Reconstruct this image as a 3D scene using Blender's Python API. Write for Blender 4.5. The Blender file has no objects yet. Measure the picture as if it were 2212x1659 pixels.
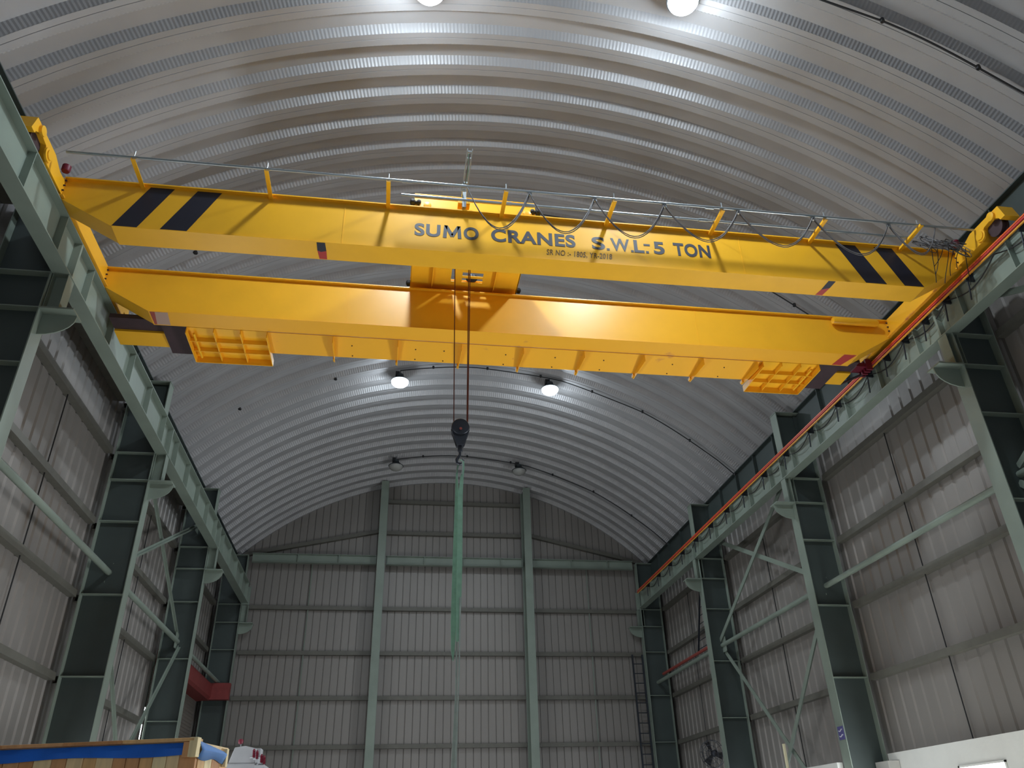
import bpy, math, random
from mathutils import Vector, Matrix
random.seed(7)
sc = bpy.context.scene
COL = sc.collection
Z0 = 1.5          # eye height; every height below is written relative to the camera

# ------------------------------------------------------------------ camera
YAW, PITCH, ROLL, FPX = 0.160236139, 0.525191541, -0.0279006869, 1697.98
fw = Vector((math.sin(YAW)*math.cos(PITCH), math.cos(YAW)*math.cos(PITCH), math.sin(PITCH)))
rt = Vector((math.cos(YAW), -math.sin(YAW), 0)); up = rt.cross(fw)
r2 = math.cos(ROLL)*rt + math.sin(ROLL)*up; u2 = -math.sin(ROLL)*rt + math.cos(ROLL)*up
cd = bpy.data.cameras.new('camera'); cam = bpy.data.objects.new('camera', cd); COL.objects.link(cam)
cam.matrix_world = Matrix(((r2.x, u2.x, -fw.x, 0), (r2.y, u2.y, -fw.y, 0), (r2.z, u2.z, -fw.z, Z0), (0, 0, 0, 1)))
cd.sensor_fit = 'HORIZONTAL'; cd.sensor_width = 36.0; cd.lens = FPX/2212*36.0
cd.clip_start = 0.05; cd.clip_end = 200
sc.camera = cam

# ------------------------------------------------------------------ world, lights, exposure
W = bpy.data.worlds.new('world'); sc.world = W; W.use_nodes = True
bg = W.node_tree.nodes['Background']; bg.inputs[0].default_value = (0.80, 0.88, 1.0, 1); bg.inputs[1].default_value = 1.5
sc.view_settings.view_transform = 'Standard'; sc.view_settings.look = 'None'
sc.view_settings.gamma = 1.0; sc.view_settings.exposure = 0.0; sc.view_settings.use_curve_mapping = False
sc.cycles.max_bounces = 8; sc.cycles.diffuse_bounces = 5; sc.cycles.glossy_bounces = 3
sc.cycles.sample_clamp_indirect = 4.0; sc.cycles.caustics_reflective = False; sc.cycles.caustics_refractive = False

LAMP_W, DOME_W, DAY_W, SIDE_W = 275.0, 150.0, 20.0, 1080.0
def area(name, loc, rot, sx, sy, watts, color, shape='RECTANGLE', spread=math.pi):
    l = bpy.data.lights.new(name, 'AREA'); l.shape = shape; l.size = sx
    if shape in ('RECTANGLE', 'ELLIPSE'): l.size_y = sy
    l.energy = watts; l.color = color; l.spread = spread
    o = bpy.data.objects.new(name, l); COL.objects.link(o); o.location = (loc[0], loc[1], loc[2]+Z0); o.rotation_euler = rot
    return o
# daylight through the big open door at the near end of the hall (behind the camera)
area('daylight_door', (2.1, -8.2, 1.6), (math.radians(90), 0, 0), 9.0, 6.0, DAY_W, (0.90, 0.95, 1.0))

# unseen low fill lights added along both side walls to brighten the undersides
area('low_fill_left', (-5.85, 15.0, -0.35), (0, math.radians(-84), 0), 1.9, 13.0, SIDE_W*0.6, (0.90, 0.95, 1.0))
area('low_fill_right', (9.93, 12.0, -0.45), (0, math.radians(86), 0), 1.9, 5.0, SIDE_W*0.8, (0.90, 0.95, 1.0))

# ------------------------------------------------------------------ materials
def lin(c):
    return tuple(((v/255)/12.92 if v/255 <= 0.04045 else ((v/255+0.055)/1.055)**2.4) for v in c)
MATS = {}
def mat(name, rgb, rough=0.5, metal=0.0, spec=0.5, noise=0.0, nscale=6.0, bump=0.0, bscale=20.0, coat=0.0, rgb2=None, thresh=0.6, stretch=(1, 1, 1)):
    m = bpy.data.materials.new(name); m.use_nodes = True; nt = m.node_tree; b = nt.nodes['Principled BSDF']
    c = lin(rgb); b.inputs['Base Color'].default_value = (*c, 1); b.inputs['Roughness'].default_value = rough
    b.inputs['Metallic'].default_value = metal; b.inputs['Specular IOR Level'].default_value = spec; b.inputs['Coat Weight'].default_value = coat
    if noise or rgb2 or bump:
        g = nt.nodes.new('ShaderNodeNewGeometry'); mp = nt.nodes.new('ShaderNodeMapping'); mp.inputs['Scale'].default_value = stretch
        nt.links.new(g.outputs['Position'], mp.inputs['Vector'])
    if noise or rgb2:
        n = nt.nodes.new('ShaderNodeTexNoise'); n.inputs['Scale'].default_value = nscale; n.inputs['Detail'].default_value = 6
        nt.links.new(mp.outputs[0], n.inputs['Vector'])
        r = nt.nodes.new('ShaderNodeValToRGB')
        if rgb2:
            r.color_ramp.elements[0].position = thresh; r.color_ramp.elements[1].position = min(1, thresh+0.08)
            r.color_ramp.elements[0].color = (*c, 1); r.color_ramp.elements[1].color = (*lin(rgb2), 1)
        else:
            r.color_ramp.elements[0].position = 0.3; r.color_ramp.elements[1].position = 0.7
            r.color_ramp.elements[0].color = (*[v*(1-noise) for v in c], 1); r.color_ramp.elements[1].color = (*[min(1, v*(1+noise)) for v in c], 1)
        nt.links.new(n.outputs['Fac'], r.inputs[0]); nt.links.new(r.outputs[0], b.inputs['Base Color'])
    if bump:
        n2 = nt.nodes.new('ShaderNodeTexNoise'); n2.inputs['Scale'].default_value = bscale; n2.inputs['Detail'].default_value = 3
        nt.links.new(mp.outputs[0], n2.inputs['Vector'])
        bp = nt.nodes.new('ShaderNodeBump'); bp.inputs['Strength'].default_value = bump; bp.inputs['Distance'].default_value = 0.02
        nt.links.new(n2.outputs['Fac'], bp.inputs['Height']); nt.links.new(bp.outputs[0], b.inputs['Normal'])
    MATS[name] = m; return m
def emis(name, rgb, strength):
    m = bpy.data.materials.new(name); m.use_nodes = True; nt = m.node_tree; nt.nodes.clear()
    e = nt.nodes.new('ShaderNodeEmission'); e.inputs[0].default_value = (*lin(rgb), 1); e.inputs[1].default_value = strength
    o = nt.nodes.new('ShaderNodeOutputMaterial'); nt.links.new(e.outputs[0], o.inputs[0]); return m
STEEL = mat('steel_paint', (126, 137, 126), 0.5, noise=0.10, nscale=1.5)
WEBSHADE = mat('shaded_web_paint', (60, 69, 67), 0.55, noise=0.12, nscale=1.2)  # steel paint darkened: shade put into the web and eave beam colour
SHEET = mat('cladding', (136, 131, 126), 0.45, metal=0.15, noise=0.07, nscale=0.8, stretch=(1, 1, 0.25))
GIRT = mat('girt_paint', (98, 96, 88), 0.5, noise=0.1)
ROOF = mat('roof_sheet', (154, 153, 154), 0.45, metal=0.15, noise=0.06, nscale=1.2)
CONC = mat('concrete', (186, 184, 178), 0.7, noise=0.15, nscale=0.7)
WHITE = mat('white_plaster', (222, 222, 216), 0.8, noise=0.03, nscale=3, bump=0.1)
YEL = mat('crane_yellow', (240, 178, 38), 0.34, noise=0.04, nscale=2.0, bump=0.06, bscale=3.0)
YELW = mat('crane_yellow_worn', (238, 172, 42), 0.38, rgb2=(200, 128, 70), nscale=2.2, thresh=0.66)
BLACK = mat('black_paint', (34, 34, 46), 0.4)
INK = mat('lettering_paint', (44, 48, 60), 0.5)
INK2 = mat('small_lettering_paint', (88, 64, 30), 0.5)
PRIMER = mat('red_primer', (150, 70, 62), 0.6, noise=0.1)
OXIDE = mat('dark_oxide', (58, 40, 44), 0.6, noise=0.2)
REDP = mat('red_paint', (170, 50, 44), 0.5)
MAROON = mat('maroon_plastic', (110, 22, 44), 0.5)
GREYP = mat('grey_patch', (176, 146, 130), 0.6)
GALV = mat('galvanised', (168, 176, 180), 0.32, metal=0.7, noise=0.06)
CABLE = mat('cable_sheath', (92, 90, 92), 0.5)
WIRE = mat('black_wire', (24, 24, 26), 0.6)
ROPE = mat('wire_rope', (98, 46, 38), 0.5, metal=0.3)
DARK = mat('dark_steel', (50, 54, 62), 0.45, metal=0.4, noise=0.2)
RUBBER = mat('rubber', (28, 26, 28), 0.7)
GREEN = mat('green_webbing', (118, 156, 134), 0.8, noise=0.10, nscale=14)
GREENW = mat('pale_webbing', (140, 152, 146), 0.8, noise=0.1, nscale=14)
ORANGE = mat('busbar_orange', (226, 96, 40), 0.45)
PINK = mat('busbar_red', (190, 60, 60), 0.5)
BUSY = mat('busbar_yellow', (220, 150, 50), 0.5)
BLUE = mat('blue_tarpaulin', (26, 104, 208), 0.5, noise=0.15, nscale=5, bump=0.4, bscale=8)
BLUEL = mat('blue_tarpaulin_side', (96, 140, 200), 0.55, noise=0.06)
SIGN = mat('sign_blue', (84, 80, 130), 0.5)
SIGNW = mat('sign_white', (190, 190, 205), 0.5)
LAMPG = mat('lamp_housing', (60, 66, 70), 0.45, metal=0.3)
GLASS = mat('frosted_lens', (150, 150, 146), 0.25)
RUST = mat('roller_hood_red', (126, 50, 48), 0.6, noise=0.12)
SHUT = mat('roller_slats', (120, 112, 104), 0.5, noise=0.08)
MACH = mat('machine_grey', (168, 170, 174), 0.5, noise=0.05)
CREAM = mat('cream_paint', (228, 222, 186), 0.4)
WOODS = [mat('pine_%s' % n, c, 0.65, noise=0.14, nscale=9, stretch=(3, 3, 0.4)) for n, c in
         (('pale', (238, 208, 158)), ('tan', (226, 180, 122)), ('rosy', (212, 158, 108)), ('light', (242, 220, 170)), ('brown', (196, 140, 90)))]
LIT = emis('lamp_light', (232, 246, 255), 30.0)
DAYP = emis('daylit_glass', (245, 250, 255), 5.0)

# ------------------------------------------------------------------ helpers
POS = {}                                # object name -> origin, camera-relative
def thing(name, loc, label=None, cat=None, group=None, kind=None):
    o = bpy.data.objects.new(name, None); COL.objects.link(o); o.empty_display_size = 0.1
    o.location = (loc[0], loc[1], loc[2]+Z0); POS[o.name] = Vector(loc)
    tag(o, label, cat, group, kind); return o
def tag(o, label=None, cat=None, group=None, kind=None):
    if label: o['label'] = label
    if cat: o['category'] = cat
    if group: o['group'] = group
    if kind: o['kind'] = kind
    return o
def place(name, me, P, parent=None):
    o = bpy.data.objects.new(name, me); COL.objects.link(o); P = Vector(P)
    if parent is None: o.location = (P.x, P.y, P.z+Z0)
    else:
        o.parent = parent; o.location = P - POS[parent.name]
    POS[o.name] = P; return o
class G:
    def __init__(s): s.v = []; s.f = []
    def add(s, V, F):
        n = len(s.v); s.v += [Vector(p) for p in V]; s.f += [tuple(i+n for i in f) for f in F]; return s
    def box(s, x0, x1, y0, y1, z0, z1):
        x0, x1 = sorted((x0, x1)); y0, y1 = sorted((y0, y1)); z0, z1 = sorted((z0, z1))
        return s.add([(x0,y0,z0),(x1,y0,z0),(x1,y1,z0),(x0,y1,z0),(x0,y0,z1),(x1,y0,z1),(x1,y1,z1),(x0,y1,z1)],
                     [(3,2,1,0),(4,5,6,7),(0,1,5,4),(1,2,6,5),(2,3,7,6),(3,0,4,7)])
    def prism(s, poly, axis, a, b):
        """poly: 2-D points in the other two axes (order xyz without axis)"""
        def P(p, t):
            q = list(p); q.insert(axis, t); return tuple(q)
        n = len(poly); V = [P(p, a) for p in poly] + [P(p, b) for p in poly]
        F = [tuple(range(n-1, -1, -1)), tuple(range(n, 2*n))] + [(i, (i+1) % n, n+(i+1) % n, n+i) for i in range(n)]
        return s.add(V, F)
    def tube(s, pts, r, n=8, caps=True):
        pts = [Vector(p) for p in pts]; V = []; F = []; prev = None
        for i, p in enumerate(pts):
            d = (pts[min(i+1, len(pts)-1)] - pts[max(i-1, 0)]).normalized()
            if prev is None:
                a = d.orthogonal().normalized()
            else:
                a = (prev - d*prev.dot(d)).normalized()
            prev = a; b = d.cross(a); rr = r[i] if isinstance(r, (list, tuple)) else r
            for k in range(n):
                t = 2*math.pi*k/n; V.append(p + (a*math.cos(t) + b*math.sin(t))*rr)
        for i in range(len(pts)-1):
            for k in range(n):
                F.append((i*n+k, i*n+(k+1) % n, (i+1)*n+(k+1) % n, (i+1)*n+k))
        if caps: F += [tuple(range(n-1, -1, -1)), tuple((len(pts)-1)*n+k for k in range(n))]
        return s.add(V, F)
    def bar(s, p0, p1, w, h, upv=(0, 0, 1)):
        p0, p1 = Vector(p0), Vector(p1); d = (p1-p0).normalized(); u = Vector(upv); sd = d.cross(u).normalized(); u = sd.cross(d)
        V = [p + sd*a*w/2 + u*b*h/2 for p in (p0, p1) for a, b in ((-1,-1),(1,-1),(1,1),(-1,1))]
        return s.add(V, [(3,2,1,0),(4,5,6,7),(0,1,5,4),(1,2,6,5),(2,3,7,6),(3,0,4,7)])
    def angle(s, p0, p1, w, t, upv=(0, 0, 1), flip=1):
        """L section bar"""
        p0, p1 = Vector(p0), Vector(p1); d = (p1-p0).normalized(); u = Vector(upv); sd = d.cross(u).normalized()*flip; u = sd.cross(d)*flip
        poly = [(0,0),(w,0),(w,t),(t,t),(t,w),(0,w)]
        V = [p + sd*a + u*b for p in (p0, p1) for a, b in poly]; n = 6
        return s.add(V, [tuple(range(n-1,-1,-1)), tuple(range(n,2*n))] + [(i,(i+1)%n,n+(i+1)%n,n+i) for i in range(n)])
    def lathe(s, prof, base, axis=(0, 0, 1), n=20):
        ax = Vector(axis).normalized(); a = ax.orthogonal().normalized(); b = ax.cross(a); base = Vector(base); V = []; F = []
        for r, h in prof:
            for k in range(n):
                t = 2*math.pi*k/n; V.append(base + ax*h + (a*math.cos(t)+b*math.sin(t))*r)
        m = len(prof)
        for i in range(m-1):
            for k in range(n): F.append((i*n+k, i*n+(k+1) % n, (i+1)*n+(k+1) % n, (i+1)*n+k))
        F += [tuple(range(n-1, -1, -1)), tuple((m-1)*n+k for k in range(n))]
        return s.add(V, F)
    def mesh(s, name, m, o, smooth=False, bevel=0):
        me = bpy.data.meshes.new(name); me.from_pydata([tuple(p-o) for p in s.v], [], s.f)
        import bmesh
        bm = bmesh.new(); bm.from_mesh(me); bmesh.ops.recalc_face_normals(bm, faces=bm.faces); bm.to_mesh(me); bm.free()
        me.materials.append(m)
        if smooth:
            for p in me.polygons: p.use_smooth = True
            me.set_sharp_from_angle(angle=math.radians(40))
        me.update(); return me
    def out(s, name, m, parent=None, smooth=False, bevel=0, label=None):
        lo = [min(p[i] for p in s.v) for i in range(3)]; hi = [max(p[i] for p in s.v) for i in range(3)]
        o = Vector(((lo[0]+hi[0])/2, (lo[1]+hi[1])/2, lo[2]))
        ob = place(name, s.mesh(name, m, o, smooth), o, parent)
        if bevel:
            b = ob.modifiers.new('bevel', 'BEVEL'); b.width = bevel; b.segments = 2; b.limit_method = 'ANGLE'
        if label: ob['label'] = label
        return ob
def box(name, m, dims, parent=None, **k): return G().box(*dims).out(name, m, parent, **k)

# ------------------------------------------------------------------ hall dimensions (metres, heights from the eye)
FL = -1.5                      # floor
XL, XR = -5.12, 9.21           # inner faces of the columns
GL, GR = -5.95, 10.03          # inner faces of the wall girts
SL, SR = -6.11, 10.19          # inner faces of the wall sheets
YN, YE = -8.5, 29.0            # near end, far end wall
CX, CZ, RAD = 2.12, 1.42, 10.87
EAVE = 9.05
COLY = [-8.2, -2.35, 3.85, 10.05, 16.25, 22.45, 28.6]
GZ = [7.3, 5.75, 4.28, 2.77]
RL, RR = -5.0, 9.22            # runway rail lines
def arch(x, off=0.0):
    d = (RAD+off)**2-(x-CX)**2
    return CZ+math.sqrt(d) if d > 0 else CZ

# floor
fl = box('floor', CONC, (-7.5, 11.6, YN-0.5, YE+0.8, FL-0.2, FL)); tag(fl, kind='structure')

# ------------------------------------------------------------------ roof: arched ribbed panels
ceil_o = thing('ceiling', (CX, YN, EAVE), kind='structure')
def roof_panel_mesh():
    PIT = 0.65; half = math.asin(7.86/RAD); NA = int(2*half*RAD/0.032); NA += NA % 2
    # profile across the panel: (y, radial height, crimp weight)
    prof = [(0.0, 0, 0), (0.095, 0, 0), (0.10, 0.012, 0), (0.105, 0, 0), (0.205, 0, 0), (0.225, 0, 1), (0.27, 0.07, 1), (0.315, 0.14, 1), (0.335, 0.14, 0), (0.45, 0.14, 0), (0.54, 0.14, 0), (0.56, 0.14, 1), (0.605, 0.07, 1), (0.65, 0, 1), (0.665, 0, 0)]
    n = len(prof); V = []; F = []
    for i in range(NA+1):
        t = -half + 2*half*i/NA; sgn = 1 if i % 2 else -1
        for (y, h, w) in prof:
            if y > 0.64: h += 0.004
            slope = 1 if y < 0.44 else -1
            r = RAD + h + 0.001*w*sgn
            V.append((math.sin(t)*r, y + 0.0022*w*sgn*slope*-1, math.cos(t)*r + CZ - EAVE))
    for i in range(NA):
        for k in range(n-1):
            a = i*n+k; F.append((a, a+1, a+n+1, a+n))
    me = bpy.data.meshes.new('roof_panel'); me.from_pydata(V, [], F); me.materials.append(ROOF); me.update(); return me
rp = roof_panel_mesh()
y = YN-0.4; k = 0
# panel phase measured from the photograph (crimped web rows at 9.39, 10.04 ... )
y0 = 9.39-0.60-0.65*28
while y0 + 0.65*k < YE+0.15:
    place('roof_panel', rp, (CX, y0+0.65*k, EAVE), ceil_o); k += 1

# ------------------------------------------------------------------ walls
def groove_sheet(width, z0, z1, pitch, depth, horizontal_axis, inward, a=0.016, b=0.008):
    """flat sheet with narrow recessed ribs; local coords (u, outward, z)"""
    prof = []; u = 0.0
    while u < width-1e-6:
        prof += [(u, 0), (u+pitch*0.5-a, 0), (u+pitch*0.5-b, depth), (u+pitch*0.5+b, depth), (u+pitch*0.5+a, 0)]
        u += pitch
    prof.append((width, 0)); return prof
def side_wall(name, xin, xo_sign, zbot):
    w = thing(name, (xin, 10, FL), kind='structure')
    P = 0.36; WID = 1.08; prof = groove_sheet(WID, 0, 1, P, 0.03, 1, 1, .06, .03)
    V = []; F = []
    for zz in (zbot, EAVE+0.15):
        for (u, d) in prof: V.append((xo_sign*d, u-WID/2, zz))
    n = len(prof)
    for i in range(n-1): F.append((i, i+1, n+i+1, n+i))
    me = bpy.data.meshes.new('cladding_sheet'); me.from_pydata([(a, b, c-zbot) for a, b, c in V], [], F)
    me.materials.append(SHEET); me.update()
    return w, me, WID
wl, sml, WID = side_wall('wall_left', SL, -1, FL)
wr, smr, _ = side_wall('wall_right', SR, 1, 1.2)
yy = YN
i = 0
while yy < YE+0.2:
    # the left wall has narrow daylight gaps beside the third column and an opening for the roller shutter
    if not (23.0 < yy+WID/2 < 28.0):
        place('cladding_sheet', sml, (SL, yy+WID/2, FL), wl)
    place('cladding_sheet', smr, (SR, yy+WID/2, 1.2), wr)
    yy += WID - (0.004)
# sheets above the shutter
g = G(); prof = groove_sheet(WID, 0, 1, 0.36, 0.03, 1, 1, .06, .03); n = len(prof)
me = bpy.data.meshes.new('cladding_sheet'); V = [(-d, u-WID/2, z) for z in (0, EAVE+0.15-4.45) for u, d in prof]
me.from_pydata(V, [], [(i, i+1, n+i+1, n+i) for i in range(n-1)]); me.materials.append(SHEET)
yy = YN
while yy < YE+0.2:
    if 23.0 < yy+WID/2 < 28.0: place('cladding_sheet', me, (SL, yy+WID/2, 4.45), wl)
    yy += WID-0.004
def girt(g, p0, p1, inward):
    """lipped channel lying against the sheets; inward = unit vector into the hall"""
    p0, p1 = Vector(p0), Vector(p1); iv = Vector(inward); d = (p1-p0).normalized(); u = Vector((0, 0, 1))
    poly = [(0,-.065),(.15,-.065),(.15,-.035),(.142,-.035),(.142,-.057),(.008,-.057),(.008,.057),(.142,.057),(.142,.035),(.15,.035),(.15,.065),(0,.065)]
    # channel opens to the hall side: outer web seen as the face toward the hall
    poly = [(.15-a, b) for a, b in poly]
    V = [p + iv*a + u*b for p in (p0, p1) for a, b in poly]; n = len(poly)
    g.add(V, [tuple(range(n-1,-1,-1)), tuple(range(n,2*n))] + [(i,(i+1)%n,n+(i+1)%n,n+i) for i in range(n)])
for (w, xs, inv, xo) in ((wl, SL, (1,0,0), 1), (wr, SR, (-1,0,0), -1)):
    for b in range(len(COLY)-1):
        ya, yb = COLY[b]+0.16, COLY[b+1]-0.16
        for z in GZ + ([1.25] if w is wl else []) + [8.55]:
            if w is wl and b == 5 and z < 4.3: continue
            g = G(); girt(g, (xs, ya, z), (xs, yb, z), inv); g.out('girt', GIRT, w)
        ym = (ya+yb)/2+0.4
        if not (w is wl and b == 5):
            for z0_, z1_ in zip([1.25]+GZ[::-1], GZ[::-1]):
                if z1_-z0_ > 0.3: G().tube([(xs+xo*0.075, ym, z0_+.06), (xs+xo*0.075, ym, z1_-.06)], 0.012, 6).out('sag_rod', WIRE, w)
# masonry on the right
ms = G().box(GR, SR+0.12, YN, 16.1, FL, 1.31).out('masonry_dado', WHITE, wr)
ms2 = G().box(9.08, 9.2, 16.42, 22.2, FL, 1.19).out('masonry_dado', WHITE, wr)
# small ledge beside the column
G().box(9.78, GR-0.01, 15.75, 16.2, FL, 1.16).out('masonry_pier', CONC, wr)
# far wall
we = thing('wall_back', (CX, YE, FL), kind='structure')
P = 0.26; SW = 1.04; x = SL-0.1; PH = 0.035
while x < SR+0.1:
    V = []; F = []; prof = groove_sheet(SW, 0, 1, P, PH, 0, 1); n = len(prof)
    for (u, d) in prof: V.append((x+u, YE+d, FL))
    for (u, d) in prof:
        zt = arch(x+u, 0.10) if abs(x+u-CX) < 7.9 else EAVE+0.1
        V.append((x+u, YE+d, max(zt, EAVE+0.1)))
    g = G(); g.add(V, [(i, i+1, n+i+1, n+i) for i in range(n-1)]); g.out('cladding_sheet', SHEET, we)
    x += SW
for z, segs in [(z, ((-5.1, -0.58), (-0.28, 4.85), (5.15, 9.3))) for z in GZ+[1.25]] + [(10.15, ((-0.28, 4.85),)), (11.4, ((-0.28, 4.85),))]:
    for a, b in segs:
        g = G(); girt(g, (a, YE, z), (b, YE, z), (0, -1, 0)); g.out('girt', GIRT, we)
for a, b in (((-0.58, YE, 10.2), (-5.3, YE, 9.2)), ((5.15, YE, 10.2), (9.5, YE, 9.2))):
    g = G(); girt(g, a, b, (0, -1, 0)); g.out('raking_girt', GIRT, we)
G().tube([(-2.9, YE-0.08, 1.3), (-2.9, YE-0.08, 9.0)], 0.02, 6).out('sag_rod', STEEL, we)
G().tube([(7.35, YE-0.08, 1.3), (7.35, YE-0.08, 9.0)], 0.02, 6).out('sag_rod', STEEL, we)
# near wall with a wide open door
wf = thing('wall_front', (CX, YN, FL), kind='structure')
for x0, x1, z0, z1 in ((SL, -2.6, FL, EAVE+0.2), (6.8, SR, FL, EAVE+0.2), (-2.6, 6.8, 4.8, EAVE+0.2)):
    box('wall_panel', SHEET, (x0, x1, YN-0.1, YN, z0, z1), wf)
poly = [(CX-7.9+i*0.4*1.0, 0) for i in range(0)]
pts = [(CX-7.8+15.6*i/30) for i in range(31)]
G().prism([(p, arch(p, 0.12)) for p in pts]+[(pts[-1], EAVE), (pts[0], EAVE)], 1, YN-0.1, YN).out('gable_panel', SHEET, wf)

# eave beams
for nm, xe, s in (('trim_1', -5.62, -1), ('trim_2', 9.82, 1)):
    t = thing(nm, (xe, 10, EAVE-0.7), kind='structure')
    box('web', WEBSHADE, (xe-.006, xe+.006, YN, YE-.2, EAVE-.62, EAVE+.04), t)
    box('top_flange', WEBSHADE, (xe-.11, xe+.11, YN, YE-.2, EAVE+.04, EAVE+.06), t)
    box('bottom_flange', WEBSHADE, (xe-.11, xe+.11, YN, YE-.2, EAVE-.64, EAVE-.62), t)
    yy = 0.1
    gm = None
    while yy < YE-0.5:
        if gm is None: gm = box('stiffener', WEBSHADE, (xe-.1, xe+.1, yy-.01, yy+.01, EAVE-.62, EAVE+.04), t)
        else: place('stiffener', gm.data, POS[gm.name]+Vector((0, yy-0.1, 0)), t)
        yy += 1.24
# window / opening in the masonry
for z0_, z1_ in ((2.36, 2.70), (2.76, 3.10)): box('daylight_gap', DAYP, (-5.965, -5.955, 22.24, 22.275, z0_, z1_), wl)
wn = thing('window_1', (GR, 13.4, 0.0), kind='structure')
box('pane', DAYP, (GR-0.012, GR-0.004, 12.83, 13.98, 0.0, 0.90), wn)
for d in ((GR-.02, GR-.002, 12.79, 12.83, 0, .93), (GR-.02, GR-.002, 13.98, 14.02, 0, .93), (GR-.02, GR-.002, 12.79, 14.02, .90, .93), (GR-.02, GR-.002, 12.79, 14.02, -.04, 0)):
    box('frame_bar', WHITE, d, wn)

for nm, xx, ya, yb, za, zb in (('fill_surround_left', -5.86, 8.5, 21.5, -1.3, 0.6), ('fill_surround_right', 9.98, 9.5, 14.5, -1.4, 0.5)):  # frames made up around the added low fill lights, no opening behind
    t = thing(nm, (xx, (ya+yb)/2, za), kind='structure')
    for dd in ((xx-.04, xx+.04, ya-.06, ya, za-.06, zb+.06), (xx-.04, xx+.04, yb, yb+.06, za-.06, zb+.06), (xx-.04, xx+.04, ya, yb, zb, zb+.06), (xx-.04, xx+.04, ya, yb, za-.06, za)):
        box('frame_bar', STEEL, dd, t)
# ------------------------------------------------------------------ columns
ORD = ['standing behind the viewer', 'standing behind the viewer', 'closest to the viewer', 'nearest one in view, beside the crane', 'second one in view, at the near end of the cross bracing', 'third one in view, at the far end of the cross bracing', 'in the far corner']
def column(side, y, label):
    xi = XL if side == 'left' else XR; s = -1 if side == 'left' else 1
    xo = xi + s*0.80; xr = RL if side == 'left' else RR
    t = thing('steel_column', (xi+s*0.4, y, FL), label, 'column')
    top = EAVE-0.02
    box('web', WEBSHADE, (xi+s*.016, xo-s*.016, y-.008, y+.008, FL, top), t)
    box('inner_flange', STEEL, (xi, xi+s*.016, y-.15, y+.15, FL, top), t)
    box('outer_flange', STEEL, (xo-s*.016, xo, y-.15, y+.15, FL, top), t)
    box('end_plate', STEEL, (xi-s*0.01, xo, y-.16, y+.16, top, top+.02), t)
    st = None
    for z in (7.3, 6.68, 5.77, 4.29, 2.78):
        if st is None: st = box('stiffener', STEEL, (xi+s*.016, xo-s*.016, y-.13, y+.13, z-.008, z+.008), t)
        else: place('stiffener', st.data, POS[st.name]+Vector((0, 0, z-7.3)), t)
    # bracket carrying the runway girder
    tip = xi - s*0.46
    g = G().box(xi, tip, y-.17, y+.17, 6.64, 6.665); g.out('cap_plate', STEEL, t)
    poly = [(xi, 6.64), (tip, 6.64), (tip, 6.60)] + [(tip + s*0.46*(1-math.cos(a)), 6.60 - 0.30*math.sin(a)) for a in [math.pi/2*k/6 for k in range(1, 7)]]
    g = G()
    g.prism(poly, 1, y-.01, y+.01); g.out('gusset', STEEL, t)
    g = G().box(xr-.1, xr+.1, y-.008, y+.008, 6.665, 7.29); g.box(xr-.108, xr-.1, y-.11, y+.11, 6.665, 7.29); g.box(xr+.1, xr+.108, y-.11, y+.11, 6.665, 7.29)
    g.out('bearing_stub', STEEL, t)
    return t
WHERE = {'left': ['against the left wall', '', ''], 'right': ['', '', '']}
for side in ('left', 'right'):
    for i, y in enumerate(COLY):
        if i == 0: continue
        if i == 1: lab = 'grey green steel wall column on the %s, behind the viewer' % side
        elif i == 2: lab = 'grey green steel wall column on the %s, closest to the viewer and out of frame' % side
        elif i == 3: lab = 'grey green steel column against the %s wall, nearest in view, below the crane end' % side
        elif i == 4: lab = 'grey green steel column against the %s wall, at near end of the crossed braces' % side
        elif i == 5: lab = 'grey green steel column against the %s wall, at far end of the crossed braces' % side
        else: lab = 'grey green steel column in the far %s corner of the hall' % side
        column(side, y, lab)
for xc, lab in ((-0.43, 'grey green gable column on the end wall, left of the green sling'), (5.0, 'grey green gable column on the end wall, right of the green sling')):
    t = thing('gable_column', (xc, 28.4, FL), lab, 'column'); zt = arch(xc)-0.02
    box('front_flange', STEEL, (xc-.14, xc+.14, 28.18, 28.195, FL, zt), t)
    box('web', STEEL, (xc-.008, xc+.008, 28.195, 28.83, FL, zt), t)
    box('back_flange', STEEL, (xc-.14, xc+.14, 28.83, 28.845, FL, zt), t)
# tie beam along the end wall at eave level
t = thing('gable_beam', (2.1, 28.6, 8.83), 'dark steel I beam running level across the end wall at eave height', 'beam')
for a, b in ((-5.0, -0.6), (-0.26, 4.83), (5.17, 9.1)):
    box('web', STEEL, (a, b, 28.60, 28.612, 8.84, 9.13), t)
    box('flange', STEEL, (a, b, 28.51, 28.70, 9.13, 9.145), t); box('flange', STEEL, (a, b, 28.51, 28.70, 8.825, 8.84), t)
for x in (-3.4, -1.95, -0.62, -0.2, 1.15, 2.6, 4.0, 4.8, 5.2, 6.7, 8.1):
    box('stiffener', STEEL, (x-.01, x+.01, 28.52, 28.60, 8.84, 9.13), t)

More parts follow.
